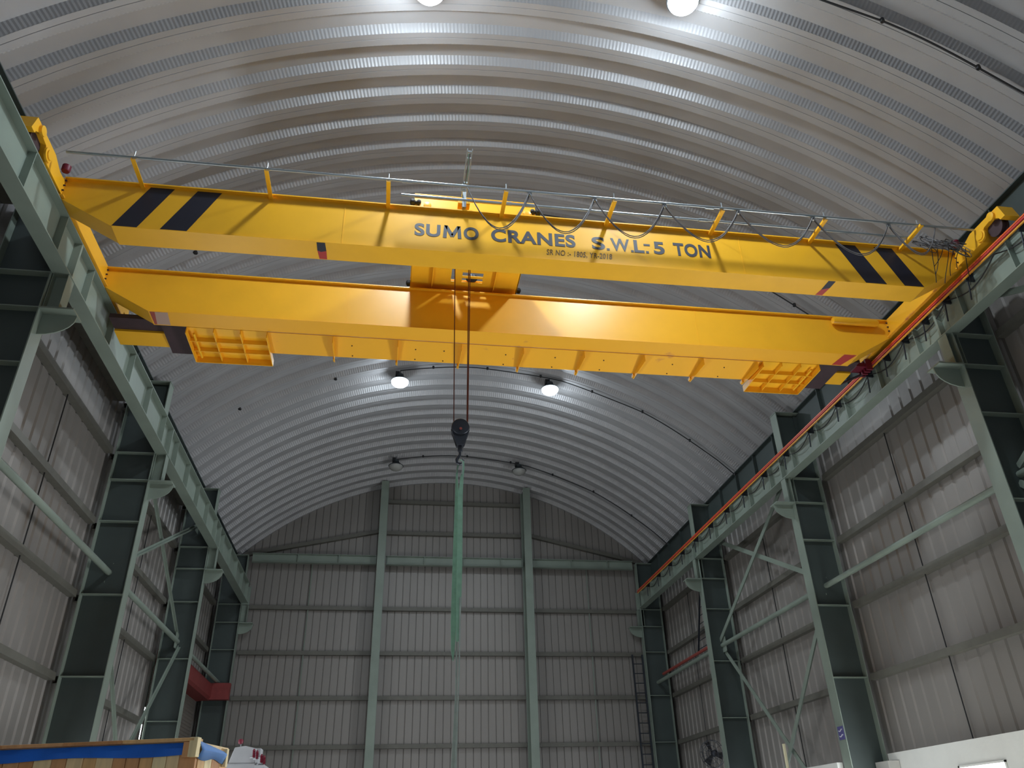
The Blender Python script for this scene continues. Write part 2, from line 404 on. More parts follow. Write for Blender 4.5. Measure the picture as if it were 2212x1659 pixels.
# ------------------------------------------------------------------ runway girders and rails
def runway(side):
    xr = RL if side == 'left' else RR; s = -1 if side == 'left' else 1
    t = thing('runway_girder', (xr, 10, 7.29), 'long grey green crane runway girder on the %s column brackets%s' % (side, '' if side == 'left' else ', with an orange busbar'), 'girder')
    hw = 0.12
    ya, yb = YN+0.3, 28.3
    box('bottom_flange', STEEL, (xr-hw, xr+hw, ya, yb, 7.29, 7.306), t)
    box('web', STEEL, (xr-.006, xr+.006, ya, yb, 7.306, 7.93), t)
    box('top_flange', STEEL, (xr-hw, xr+hw, ya, yb, 7.93, 7.946), t)
    box('crane_rail', DARK, (xr-.028, xr+.028, ya, yb, 7.946, 7.996), t)
    st = None; y = 10.05-1.24*14+0.62
    while y < yb-.2:
        if st is None:
            g = G().box(xr-.11, xr-.006, y-.008, y+.008, 7.306, 7.93); g.box(xr+.006, xr+.11, y-.008, y+.008, 7.306, 7.93); st = g.out('stiffener', STEEL, t); yst = y
        else: place('stiffener', st.data, POS[st.name]+Vector((0, y-yst, 0)), t)
        y += 1.24
    for cy in COLY[1:]:
        box('splice_plate', STEEL, (xr-.118, xr+.118, cy-.025, cy+.025, 7.306, 7.93), t)
    return t
rl = runway('left'); rr = runway('right')
# conductor bars along the inner face of the right girder
t = thing('conductor_busbar', (9.0, 10, 7.7), 'thin orange and red conductor bars along the right runway girder', 'busbar')
for (x, z, m) in ((9.04, 7.88, ORANGE), (9.03, 7.835, PINK), (9.04, 7.79, BUSY)):
    box('conductor_bar', m, (x-.012, x+.012, YN+.4, 28.1, z-.012, z+.012), t)
bk = None; y = 0.4
while y < 28:
    if bk is None:
        g = G().box(9.05, 9.21, y-.015, y+.015, 7.74, 7.92)
        pts = [(9.06, y+0.5*math.sin(a), 7.70-0.14*(1-math.cos(a))) for a in [math.pi*k/10-math.pi/2 for k in range(11)]]
        g.tube([(9.09, y, 7.75), (9.10, y+.05, 7.55), (9.12, y+.1, 7.44)], .014, 6)
        bk = g.out('bar_bracket', DARK, t); yb0 = y
    else: place('bar_bracket', bk.data, POS[bk.name]+Vector((0, y-yb0, 0)), t)
    y += 1.24 if not 8 < y < 12 else 0.62
t = thing('control_cable', (9.1, 16, 7.5), 'dark cable hanging in shallow loops along the right runway girder', 'cable')
y = 1.02; lp = None
while y < 27:
    pts = [(9.12, y+1.24*k/10, 7.80-0.20*math.sin(math.pi*k/10)) for k in range(11)]
    if lp is None: lp = G().tube(pts, .011, 5).out('cable_loop', WIRE, t, smooth=True); yl = y
    else: place('cable_loop', lp.data, POS[lp.name]+Vector((0, y-yl, 0)), t)
    y += 1.24

# struts and crossed braces between the columns
def strut(p0, p1, label, m=STEEL, r=.06):
    o = G().tube([p0, p1], r, 10).out('wall_strut', m, None, smooth=True); tag(o, label, 'strut'); return o
for side, x in (('left', -5.52), ('right', 9.61)):
    for b, w in ((2, 'bay beside the viewer'), (3, 'nearest bay, in front of the cladding'), (4, 'crossed bracing bay'), (5, 'far bay beside the end wall')):
        ya, yb = COLY[b]+.01, COLY[b+1]-.01
        strut((x, ya, 4.74), (x, yb, 4.74), 'round grey horizontal tube between %s wall columns, %s' % (side, w))
    t = thing('cross_bracing', (x, 19.35, FL), 'crossed grey steel braces between two %s wall columns, above and below a tube' % side, 'bracing')
    ya, yb = COLY[4]+.01, COLY[5]-.01
    for k, (p, q) in enumerate((((ya, 8.0), (yb, 4.88)), ((ya, 4.88), (yb, 8.0)), ((ya, 4.6), (yb, -1.3)), ((ya, -1.3), (yb, 4.6)))):
        dx = 0.045 if k % 2 else -0.045
        g = G(); p0 = (x+dx, p[0], p[1]); p1 = (x+dx, q[0], q[1])
        g.bar(p0, p1, .012, .12); g.bar((x+dx+.03, p[0], p[1]), (x+dx+.03, q[0], q[1]), .06, .012)
        g.out('brace_bar', STEEL, t)
    for yy in (ya, yb):
        sg = 1 if yy == ya else -1
        for zz in (4.74, 7.9):
            box('gusset', STEEL, (x-.006, x+.006, yy, yy+sg*.28, zz-.2, zz+.2), t)
    g = G()
t = thing('cross_bracing', (9.61, 6.95, FL), 'crossed grey steel braces cut by the right edge of the view, beside the nearest column', 'bracing')
for k, (z0_, z1_) in enumerate(((4.88, 8.0), (8.0, 4.88), (-1.3, 4.6), (4.6, -1.3))):
    dx = .045 if k % 2 else -.045
    G().bar((9.61+dx, COLY[2]+.01, z0_), (9.61+dx, COLY[3]-.01, z1_), .05, .10).out('brace_bar', STEEL, t)
# reddish pipe above the strut in the right far bay
o = G().tube([(9.75, 22.6, 4.98), (9.75, 28.3, 4.98)], .05, 8).out('service_pipe', PRIMER, None, smooth=True)
tag(o, 'dull reddish pipe just above the tube in the right far bay', 'pipe')

# ------------------------------------------------------------------ the crane bridge
crane = thing('overhead_crane', (2.05, 10.1, 7.53), 'yellow double girder overhead crane with black stripes spanning the whole hall', 'crane')
ZB, ZT = 7.53, 8.33
def bridge_girder(y, front):
    w = 0.37
    x0, x1 = -4.9, 9.0; tl, tr = -4.13, 8.24
    poly = [(x0, 7.96), (tl, ZB), (tr, ZB), (x1, 7.96), (x1, ZT-.02), (x0, ZT-.02)]
    g = G().prism(poly, 1, y, y+w)
    o = g.out('bridge_girder', YEL, crane)
    box('top_flange', YEL, (x0, x1, y-.05, y+w+.05, ZT-.02, ZT), o) if False else None
    return o
g1 = bridge_girder(9.07, True); g2 = bridge_girder(11.11, False)
for gi, y in ((g1, 9.07), (g2, 11.11)):
    box('top_flange', YEL, (-4.9, 9.0, y-.05, y+.42, ZT-.02, ZT), gi)
    box('trolley_rail', DARK, (-4.6, 8.7, y+.16, y+.21, ZT, ZT+.05), gi)
    box('bottom_flange', YELW if y > 10 else YEL, (-4.12, 8.23, y-.012, y+.382, ZB-.012, ZB), gi)
    for x in (-0.98, 5.2):
        box('weld_seam', YEL, (x-.006, x+.006, y-.004, y, ZB+.01, ZT-.03), gi)
def patch(gi, m, poly, z=ZB-.013, name='paint_patch'):
    G().prism(poly, 2, z-.0015, z).out(name, m, gi)
patch(g1, BLACK, [(-1.33,9.07),(-1.21,9.07),(-1.2,9.25),(-1.28,9.28),(-1.33,9.25)])
patch(g1, REDP, [(-1.33,9.25),(-1.28,9.28),(-1.2,9.25),(-1.2,9.44),(-1.31,9.44)])
patch(g1, BLACK, [(6.58,9.07),(6.70,9.07),(6.69,9.24),(6.57,9.3)])
patch(g1, REDP, [(6.57,9.3),(6.69,9.24),(6.66,9.44),(6.54,9.44)])
patch(g2, GREYP, [(-4.02,11.11),(-3.82,11.11),(-3.85,11.47),(-4.06,11.47)])
patch(g2, PRIMER, [(-4.10,11.11),(-4.02,11.11),(-4.06,11.47),(-4.1,11.47)])
patch(g2, REDP, [(7.96,11.11),(8.2,11.11),(8.08,11.47),(7.9,11.47)])
# hazard stripes on the front web
yw = 9.07
for a, b, c, d in ((-3.75, -3.42, -3.80, -4.13), (-3.10, -2.76, -3.13, -3.49), (6.88, 7.23, 7.59, 7.23), (7.56, 7.88, 8.24, 7.90)):
    G().prism([(a, ZT-.03), (b, ZT-.03), (c, ZB), (d, ZB)], 1, yw-.003, yw-.0005).out('hazard_stripe', BLACK, g1, label='black slanted warning stripe')
# lettering
def letters(txt, x0, x1, z0, z1, m, bold, shear=0.0, name='painted_lettering'):
    cu = bpy.data.curves.new('text', 'FONT'); cu.body = txt; cu.size = 1.0; cu.offset = bold; cu.extrude = 0.004; cu.shear = shear; cu.space_character = 1.08
    to = bpy.data.objects.new('text', cu); COL.objects.link(to)
    me = bpy.data.meshes.new_from_object(to.evaluated_get(bpy.context.evaluated_depsgraph_get()))
    bpy.data.objects.remove(to)
    xs = [v.co.x for v in me.vertices]; zs = [v.co.y for v in me.vertices]
    ax, bx, az, bz = min(xs), max(xs), min(zs), max(zs)
    o = Vector((x0, yw-.002, z0))
    for v in me.vertices:
        v.co = Vector(((v.co.x-ax)/(bx-ax)*(x1-x0), -v.co.z*0.4, (v.co.y-az)/(bz-az)*(z1-z0)))
    me.materials.clear(); me.materials.append(m)
    return place(name, me, o, g1)
for txt, a, b, z0_, z1_ in (('SU', .06, .446, 7.79, 8.03), ('O', .794, 1.02, 7.785, 8.03), ('CRANES', 1.21, 2.51, 7.79, 8.04), ('S', 2.77, 2.975, 7.79, 8.04), ('W', 3.07, 3.37, 7.79, 8.04),
                            ('L', 3.44, 3.60, 7.79, 8.04), ('5', 3.755, 3.93, 7.79, 8.04), ('TON', 4.08, 4.68, 7.79, 8.05)):
    letters(txt, a, b, z0_, z1_, INK, 0.022 if txt in ('W', 'S') else 0.032)
g = G()
for pl in ([(.483, 7.79), (.538, 7.79), (.548, 8.03), (.500, 8.03)], [(.762, 7.79), (.707, 7.79), (.697, 8.03), (.745, 8.03)],
           [(.500, 8.03), (.552, 8.03), (.640, 7.86), (.605, 7.80)], [(.745, 8.03), (.693, 8.03), (.605, 7.86), (.640, 7.80)]):
    g.prism(pl, 1, yw-.0036, yw-.0008)
g.out('painted_lettering', INK, g1)
for a, b, z0_, z1_ in ((3.0, 3.045, 7.79, 7.83), (3.385, 3.425, 7.79, 7.83), (3.625, 3.67, 7.79, 7.835), (3.60, 3.70, 7.94, 7.975)):
    G().box(a, b, yw-.0035, yw-.0005, z0_, z1_).out('painted_lettering', INK, g1)
letters('SR NO :- 1805, YR-2018', 2.05, 3.07, 7.60, 7.72, INK2, 0.005, shear=0.15)

# end carriages
for side, xa, xb in (('left', -5.16, -4.9), ('right', 9.0, 9.26)):
    s = 1 if side == 'left' else -1; xin = xb if side == 'left' else xa; xou = xa if side == 'left' else xb
    pr = [(8.62, 8.03), (8.70, 7.98), (12.0, 7.98), (12.0, 8.34), (8.75, 8.34)]
    prof = [(7.9, 8.10), (7.96, 8.34), (8.62, 8.34), (8.85, 8.25), (9.02, 8.26), (9.06, 8.34), (12.35, 8.34), (12.40, 8.18), (12.15, 8.18), (12.15, 8.04), (11.8, 8.03),
            (8.75, 8.03), (8.45, 8.03), (8.40, 8.12), (8.33, 8.22), (8.15, 8.24), (8.02, 8.15), (8.0, 8.10)]
    ec = G().prism(prof, 0, xa, xb).out('end_carriage', YEL, crane)
    box('carriage_foot', YELW, (xin-s*.0, xin+s*.06, 9.0, 11.9, 7.965, 7.985), ec)
    for wy in (8.2, 12.15):
        G().lathe([(0.10, 0), (0.15, 0.0), (0.15, .02), (0.125, .03), (0.125, .09), (0.15, .10), (0.15, .12), (.10, .12)], (min(xa, xb)+.07, wy, 8.126), (1, 0, 0), 24).out('wheel', OXIDE, ec, smooth=True)
    G().lathe([(.10, 0), (.10, .03), (.07, .035), (.07, .05)], (xin, 8.42, 8.13), (s, 0, 0), 20).out('bearing_cap', YEL, ec, smooth=True)
    G().lathe([(.075, 0), (.075, .04), (.04, .05)], (xin, 8.12, 8.26), (s, 0, 0), 12).out('bearing_cap', YEL, ec, smooth=True)
    G().lathe([(.05, 0), (.06, .02), (.06, .1), (.03, .12)], (xin+s*.02, 8.93 if side == 'left' else 8.93, 8.34), (0, 0, 1), 12).out('buffer', MAROON, ec, smooth=True)
    for yy in (9.1, 11.14):
        for zz in (8.0, 8.09, 8.18, 8.27):
            G().lathe([(.014, 0), (.014, .025)], (xin, yy-.06, zz), (s, 0, 0), 6).out('bolt', OXIDE, ec)
# wheel housing front plate, dark motor seen in the gap
# long travel walkway under the rear girder
wk = G().box(-2.29, 6.54, 11.492, 12.15, 7.50, 7.512).out('walkway_plate', YELW, crane)
for x in (-1.21, -0.11, 0.99, 2.08, 3.18, 4.29, 5.40, 6.44):
    G().prism([(11.49, 7.50), (12.24, 7.50), (12.24, 7.43), (11.49, 7.36)], 0, x-.004, x+.004).out('walkway_bracket', YEL, wk)
    G().box(x-.03, x+.004, 12.15, 12.24, 7.45, 7.50).out('bracket_tip', YEL, wk)
for x in (-0.9, 0.2, 0.7, 1.8, 2.7, 3.6, 4.9, 5.9):
    for yy in (11.75, 12.08): G().lathe([(.012, 0), (.012, .012)], (x, yy, 7.488), (0, 0, 1), 6).out('bolt', OXIDE, wk)
# gridded drive platforms at both ends
for x0, x1, lo in ((-3.60, -2.30, 0), (6.55, 7.66, 1)):
    pf = G().box(x0, x1, 11.50, 12.42, 7.515, 7.53).out('drive_platform', YEL, crane)
    nx = 3
    for i in range(nx+1):
        x = x0+(x1-x0)*i/nx; hh = .12 if i in (0, nx) else .08
        G().box(x-.007, x+.007, 11.50, 12.42, 7.515-hh, 7.515).out('platform_rib', YEL, pf)
    for i in range(1, 4):
        yy = 11.5+0.92*i/3; hh = .12 if i == 3 else .08
        G().box(x0, x1, yy-.007, yy+.007, 7.515-hh, 7.515).out('platform_rib', YEL, pf)
    G().tube([(x0+(.1 if not lo else 1.0), 12.35, 7.46), (x0+(.1 if not lo else 1.0), 11.6, 7.46)], .022, 8).out('platform_edge_bar', YEL, pf)
# dark undersides and drive gear housings beyond the platforms
for s, xa, xb, xc, xd in ((1, -3.62, -4.02, -3.98, -4.85), (-1, 7.68, 8.15, 8.03, 8.5)):
    dr = G().box(xa, xb, 11.50, 12.40, 7.54, 7.56).out('drive_plate', OXIDE, crane)
    G().box(xa, xd, 11.50, 11.85, 7.62, 7.70).out('drive_plate_arm', OXIDE, dr)
    G().prism([(11.84, 7.58), (12.24, 7.56), (12.24, 7.62), (11.84, 7.70)], 0, xc, xd).out('drive_cover', YEL, dr)
    G().lathe([(.08, 0), (.10, .02), (.10, .30), (.06, .33)], (xa-s*.05, 11.95, 7.66), (-s, 0, 0), 16).out('travel_motor', OXIDE, dr, smooth=True)
    G().lathe([(.02, 0), (.02, .5)], (xa-s*.3, 12.05, 7.66), (-s, 0, 0), 8).out('drive_shaft', OXIDE, dr, smooth=True)
# current collector at the right end
cc = G().box(8.72, 9.0, 11.9, 12.15, 7.80, 7.88).out('current_collector', MAROON, crane)
for k in range(4): G().box(8.9+.0*k, 9.02, 11.86+.09*k, 11.9+.09*k, 7.72, 7.95).out('collector_shoe', MAROON, cc)
G().tube([(8.2, 11.9, 7.75), (8.55, 12.3, 7.62), (8.95, 12.1, 7.75)], .025, 8).out('collector_arm', OXIDE, cc, smooth=True)
G().tube([(8.45, 11.6, 7.95), (8.55, 12.3, 7.62)], .025, 8).out('collector_arm', OXIDE, cc, smooth=True)
# small tube fixed to the front of the rear girder at its right end
G().lathe([(.06, 0), (.07, .05), (.07, .85), (.05, .9)], (7.85, 11.02, 8.2), (1, 0, 0), 16).out('limit_switch_tube', YEL, g2, smooth=True)

# festoon arms and pipes
for k, (xr_, yt_, xt_) in enumerate(((-3.85, 8.58, -3.87), (-2.06, 8.54, -2.11), (-.35, 8.54, -.36), (1.37, 8.54, 1.35), (3.02, 8.54, 3.05), (4.73, 8.53, 4.79), (6.42, 8.53, 6.5), (8.02, 8.46, 8.10))):
    g = G().box(xr_-.03, xr_+.03, 8.50 if k < 7 else 8.44, 9.08, 8.262, 8.27); g.box(xr_-.03, xr_-.024, 8.50 if k < 7 else 8.44, 9.08, 8.27, 8.30)
    g.out('festoon_arm', YEL, crane)
    G().tube([(xr_, 8.52, 8.30), (xr_, 8.52, 8.44)], .008, 6).out('pipe_clamp', GALV, crane)
G().tube([(-4.73, 8.52, 8.32), (8.97, 8.50, 8.32)], .020, 10).out('festoon_pipe', GALV, crane, smooth=True)
G().tube([(-.16, 8.80, 8.32), (8.05, 8.80, 8.32)], .020, 10).out('festoon_pipe', GALV, crane, smooth=True)
for x, y in ((-.15, 8.52), (4.45, 8.52), (4.45, 8.80), (1.35, 8.8), (1.7, 8.8)):
    G().tube([(x, y, 8.32), (x+.14, y, 8.32)], .028, 10).out('pipe_coupling', GALV, crane, smooth=True)

# ------------------------------------------------------------------ festoon cable
fc = thing('festoon_cable', (4.3, 8.52, 7.57), 'grey bundled power cable hanging in loops from the crane front pipe', 'cable')
tops = [0.80, 1.72, 2.71, 3.80, 4.98, 6.21, 7.49, 8.3]; bots = [7.57, 7.60, 7.62, 7.66, 7.68, 7.64, 7.75]
for k in range(7):
    a, b = tops[k], tops[k+1]; zb = bots[k]
    for j in range(3):
        off = (j-1)*.018; g = G(); pts = []
        for i in range(17):
            u = i/16; v = abs(2*u-1); sag = 1-v**1.9
            pts.append((a+(b-a)*u+off*.5, 8.52+off+random.uniform(-.003, .003), 8.29-(8.29-zb)*sag-abs(off)*.8*sag))
        G().tube(pts, .0075, 6).out('cable_loop', CABLE, fc, smooth=True)
for x in tops[1:7]:
    g = G().box(x-.03, x+.03, 8.505, 8.535, 8.25, 8.31); g.lathe([(.02, 0), (.02, .03)], (x, 8.505, 8.325), (0, 1, 0), 10); g.out('cable_hanger', GALV, fc)
# the tangle of spare cable where the loops end by the right carriage
tb = thing('coiled_cable', (8.5, 8.75, 8.1), 'tangle of thin grey cable hung beside the right end carriage', 'cable')
for k in range(26):
    cx = 8.12+k*.03; r = .10+random.random()*.12; cz = 8.25-r*.7; cy = 8.72+random.uniform(-.1, .1); pts = []
    for i in range(15):
        a = 2*math.pi*i/14; pts.append((cx+.1*math.sin(a)*random.uniform(.7, 1.2)+.02*i/14, cy+.1*math.cos(a), cz+r*math.cos(a)*random.uniform(.9, 1.05)))
    G().tube(pts, .006, 5).out('cable_turn', CABLE if k % 3 else WIRE, tb, smooth=True)
for k in range(7):
    pts = [(8.3+.1*k+.08*math.sin(2*u+k)*u, 8.7+.25*u, 8.1-.55*u*(1-.3*(k % 3))) for u in [i/8 for i in range(9)]]
    G().tube(pts, .006, 5).out('cable_tail', WIRE, tb, smooth=True)

# ------------------------------------------------------------------ crab trolley
tr = thing('crab_trolley', (1.0, 10.25, 8.38), 'yellow hoist trolley with black buffers riding on top of both crane girders', 'trolley')
zt = 8.45
# frame plate with rope slots
for x0, x1, y0_, y1_ in ((.05, .74, 9.3, 11.3), (.80, .93, 9.3, 11.3), (1.29, 1.93, 9.3, 11.3), (.93, 1.29, 9.3, 10.70), (.93, 1.29, 10.80, 10.86), (.93, 1.29, 10.97, 11.3), (.74, .80, 9.3, 10.5), (.74, .80, 10.97, 11.3)):
    box('frame_plate', YEL, (x0, x1, y0_, y1_, zt, zt+.012), tr)
for yy, z1_ in ((9.24, 8.75), (11.30, 8.72)):
    sf = box('side_frame', YEL, (.04, 1.94, yy-.01, yy+.01, 8.44, z1_), tr)
    box('frame_lip', YEL, (.04, 1.94, yy-.04, yy+.01, z1_-.012, z1_), tr)
    box('frame_lip', OXIDE if yy > 10 else YEL, (.32, 1.68, yy-.04, yy+.01, 8.42, 8.44), tr)
    for x in (.22, 1.78):
        sgn = -1 if x < 1 else 1
        wb = G().box(x-.10, x+.10, yy-.035, yy-.012, 8.40, 8.60).out('wheel_box', YELW, tr)
        G().lathe([(.06, 0), (.06, .02), (.03, .03)], (x+.02, yy-.035, 8.52), (0, -1, 0), 14).out('axle_cap', YELW, wb, smooth=True)
        G().lathe([(.10, 0), (.12, .01), (.12, .05), (.10, .06)], (x, yy+.02, 8.495), (0, 1, 0), 20).out('wheel', DARK, tr, smooth=True)
        bf = G().lathe([(.035, 0), (.05, .02), (.05, .05), (.03, .06), (.03, .09), (.055, .10), (.055, .15), (.02, .17)], (x+sgn*.08, yy-.02, 8.58), (sgn, 0, 0), 14).out('buffer', RUBBER, tr, smooth=True)
for x in (.05, 1.92): box('end_frame', YEL, (x-.006, x+.006, 9.25, 11.29, zt, 8.70), tr)
for x in (.42, 1.5): box('cross_rib', YEL, (x-.006, x+.006, 9.25, 11.29, zt-.06, zt), tr)
G().lathe([(.10, 0), (.18, .01), (.18, .03), (.15, .035), (.15, 1.0), (.18, 1.01), (.18, 1.03), (.1, 1.04)], (.40, 10.1, 8.72), (1, 0, 0), 24).out('rope_drum', DARK, tr, smooth=True)
G().lathe([(.10, 0), (.14, .03), (.14, .35), (.10, .40)], (1.48, 10.1, 8.72), (1, 0, 0), 20).out('hoist_motor', YEL, tr, smooth=True)
G().lathe([(.1, 0), (.1, .04)], (1.1, 10.9, 8.47), (0, 0, 1), 14).out('rope_anchor', DARK, tr, smooth=True)
# towing arm reaching toward the festoon pipes
ta = thing('tow', (0, 0, 0)) if False else None
g = G()
for dx in (-.035, .035): g.box(.79+dx-.006, .79+dx+.006, 8.08, 9.02, 8.60, 8.64)
arm = g.out('towing_arm', GALV, tr)
for yy in (8.12, 8.25, 8.75): box('arm_rung', GALV, (.75, .83, yy-.008, yy+.008, 8.605, 8.635), arm)
for k in range(3): G().tube([(.775+.012*k, 8.15, 8.61), (.80-.01*k, 8.5, 8.60), (.785, 8.8, 8.61)], .006, 6).out('arm_cable', CABLE if k else GREEN, arm)
box('arm_post', GALV, (.76, .82, 8.98, 9.04, 8.35, 8.66), tr)
box('arm_bracket', YEL, (.70, .88, 9.0, 9.23, 8.44, 8.5), tr)
for dy in (0, .08, .16): G().lathe([(.03, 0), (.03, .06)], (.73, 8.76+dy*.5, 8.56), (1, 0, 0), 10).out('cable_clamp', GALV, arm)
# hoisting ropes
for x, ym in ((.745, 10.1), (.975, 10.1), (1.0, 10.13)):
    xb = .765 if x < .9 else (.955 if x < .99 else .97)
    G().tube([(x, 10.1, 8.6), (xb, ym, 5.22)], .0075, 6).out('hoist_rope', ROPE, tr, smooth=True)

# ------------------------------------------------------------------ hook block
hb = thing('hook_block', (.86, 10.1, 4.5), 'dark round hook block hanging on the hoist ropes', 'hook block')
G().lathe([(.05, 0), (.12, .005), (.13, .02), (.13, .14), (.12, .155), (.05, .16)], (.86, 10.02, 5.14), (0, 1, 0), 32).out('sheave_housing', DARK, hb, smooth=True)
G().lathe([(.02, 0), (.02, .01)], (.86, 10.01, 5.10), (0, 1, 0), 12).out('axle_end', PRIMER, hb, smooth=True)
G().prism([(.735, 5.08), (.985, 5.08), (.91, 4.86), (.81, 4.86)], 1, 10.04, 10.16).out('side_cheek', DARK, hb)
for s in (-1, 1): G().bar((.86+s*.125, 10.1, 5.12), (.86+s*.05, 10.1, 4.86), .02, .02, (0, 1, 0)).out('side_strap', RUBBER, hb)
G().lathe([(.02, 0), (.035, .02), (.035, .1), (.02, .12)], (.86, 10.1, 4.76), (0, 0, 1), 14).out('swivel', DARK, hb, smooth=True)
pts = [(.86, 10.1, 4.78), (.862, 10.1, 4.70)] + [(.86+.045*math.sin(a), 10.1, 4.645+.055*math.cos(a)) for a in [math.pi*k/8*1.45 for k in range(0, 9)]]
pts = [(.86, 10.1, 4.78), (.858, 10.1, 4.72), (.835, 10.1, 4.69), (.815, 10.1, 4.645), (.825, 10.1, 4.60), (.86, 10.1, 4.58), (.895, 10.1, 4.60), (.905, 10.1, 4.64), (.90, 10.1, 4.67)]
G().tube(pts, [.02, .02, .021, .023, .024, .024, .022, .016, .006], 10).out('hook', DARK, hb, smooth=True)
# sling
sg = thing('lifting_sling', (.84, 10.1, 2.05), 'long green webbing sling hanging from the crane hook, fading to pale straps below', 'sling')
def strap(pts, w, m, name='strap', th=.006, wave=0):
    V = []; F = []
    for i, (x, y, z, ww) in enumerate(pts):
        V += [(x-ww/2, y-th, z), (x+ww/2, y-th, z), (x+ww/2, y+th, z), (x-ww/2, y+th, z)]
    for i in range(len(pts)-1):
        a = i*4; F += [(a, a+1, a+5, a+4), (a+1, a+2, a+6, a+5), (a+2, a+3, a+7, a+6), (a+3, a, a+4, a+7)]
    F += [(0, 3, 2, 1)]; n = len(V); F.append((n-4, n-3, n-2, n-1))
    return G().add(V, F).out(name, m, sg)
strap([(.862, 10.06, 4.63, .022), (.90, 10.05, 4.60, .03), (.905, 10.05, 4.50, .03), (.885, 10.05, 4.36, .045), (.868, 10.05, 4.10, .06), (.865, 10.05, 3.2, .07), (.858, 10.06, 2.6, .065), (.852, 10.06, 2.15, .05)], 0, GREEN)
strap([(.845, 10.13, 4.60, .02), (.825, 10.14, 4.52, .022), (.82, 10.14, 4.40, .03), (.825, 10.12, 4.15, .05), (.815, 10.12, 3.2, .075), (.80, 10.12, 2.4, .07), (.795, 10.11, 2.05, .045), (.80, 10.11, 1.93, .012)], 0, GREEN)
strap([(.886, 10.045, 4.61, .012), (.892, 10.04, 4.52, .012), (.884, 10.04, 4.40, .012)], 0, GREENW, 'wear_sleeve')
strap([(.822, 10.13, 4.54, .012), (.812, 10.13, 4.46, .012)], 0, GREENW, 'wear_sleeve')
strap([(.878, 10.05, 2.7, .02), (.872, 10.05, 1.9, .016), (.855, 10.05, 1.2, .014), (.83, 10.05, .5, .03), (.80, 10.05, -1.3, .04)], 0, GREENW, 'lower_strap')
strap([(.84, 10.09, 2.3, .02), (.84, 10.08, 1.6, .02), (.825, 10.08, 1.0, .045), (.80, 10.08, .4, .06), (.77, 10.08, -1.3, .06)], 0, GREENW, 'lower_strap')

# ------------------------------------------------------------------ lamps
def lamp(x, y, z, lit, label):
    t = thing('highbay_lamp', (x, y, z), label, 'lamp')
    zr = arch(x)
    G().tube([(x, y, z+.16), (x, y, zr-.005)], .012, 8).out('hanging_rod', LAMPG, t)
    G().lathe([(.06, .22), (.10, .21), (.11, .12), (.14, .11), (.20, .02), (.265, 0), (.27, -.015), (.255, -.02), (.05, -.018)], (x, y, z), (0, 0, 1), 28).out('housing', LAMPG, t, smooth=True)
    G().box(x-.14, x-.02, y-.06, y+.10, z+.16, z+.30).out('driver_box', WIRE, t)
    n = 6; prof = [(.25*math.cos(a), -.022-.17*math.sin(a)) for a in [math.pi/2*k/n for k in range(n+1)]]; prof[-1] = (.01, prof[-1][1])
    G().lathe(prof, (x, y, z), (0, 0, 1), 28).out('diffuser', LIT if lit else GLASS, t, smooth=True)
    for k in range(3):
        a = 2*math.pi*k/3; G().bar((x+.25*math.cos(a), y+.25*math.sin(a), z-.01), (x+.12*math.cos(a), y+.12*math.sin(a), z+.12), .02, .01, (0, 0, 1)).out('cooling_fin', LAMPG, t)
    if lit:
        l = area('lamp_glow', (x, y, z-.21), (0, 0, 0), .50, .50, LAMP_W*(1.0 if y < 15 else 0.4), (0.80, 0.91, 1.0), 'DISK', math.radians(170))
        l.parent = t; l.location = (0, 0, -.21)
        p = bpy.data.lights.new('lamp_dome', 'POINT'); p.energy = DOME_W*(1.0 if y < 15 else 0.4); p.color = (0.80, 0.91, 1.0); p.shadow_soft_size = .12
        q = bpy.data.objects.new('lamp_dome', p); COL.objects.link(q); q.parent = t; q.location = (0, 0, -.34)
for x, y, z, lit, lab in ((-.07, 20.1, 11.7, True, 'lit round highbay lamp beyond the crane, left of the hoist ropes'), (4.4, 20.1, 11.7, True, 'lit round highbay lamp beyond the crane, right of the hoist ropes'),
                          (-.07, 26.15, 11.7, False, 'unlit highbay lamp near the end wall, left of the hook'), (4.4, 26.15, 11.7, False, 'unlit highbay lamp near the end wall, right of the hook'),
                          (0.1, 7.75, 11.75, True, 'glaring lit highbay lamp at the top edge, left one'), (4.2, 7.42, 11.78, True, 'glaring lit highbay lamp at the top edge, right one'),
                          (-.07, 13.9, 11.7, False, 'unlit highbay lamp hidden above the crane girders, left of centre'), (4.4, 13.9, 11.7, False, 'unlit highbay lamp hidden above the crane girders, right of centre')):
    lamp(x, y, z, lit, lab)
for yc, lab in ((6.85, 'black lamp cable along the roof arch in the top right corner'), (13.1, 'black lamp cable along the roof arch seen between the crane girders'),
                (19.95, 'black lamp cable along the roof arch behind the lit far lamps'), (26.2, 'black lamp cable along the roof arch near the end wall')):
    pts = []; th = -.205
    while th < .79:
        rr_ = RAD-.075-.03*abs(math.sin(th*13)); pts.append((CX+rr_*math.sin(th), yc+.02*math.sin(th*20), CZ+rr_*math.cos(th))); th += .03
    t = thing('lamp_cable', (5, yc, 9), lab, 'cable')
    G().tube(pts, .016, 6).out('cable_run', WIRE, t, smooth=True)
    for k in range(3, len(pts), 5): G().lathe([(.035, -.02), (.035, .05)], pts[k], (0, 0, 1), 8).out('cable_clip', WIRE, t)
# little dark spots: roof screws / bird-nest clips seen under the arch
for (x, y, lab) in ((-4.2, 12.95, 'small dark clip stuck under the roof, seen above the rear crane girder'), (-1.89, 19.84, 'small dark spot clip under the roof, left of the lit lamp'), (-4.28, 19.43, 'small dark spot clip under the roof, above the left runway girder')):
    o = G().lathe([(.04, 0), (.05, .02), (.03, .06)], (x, y, arch(x)-.05), (0, 0, 1), 10).out('roof_clip', RUBBER); tag(o, lab, 'clip')

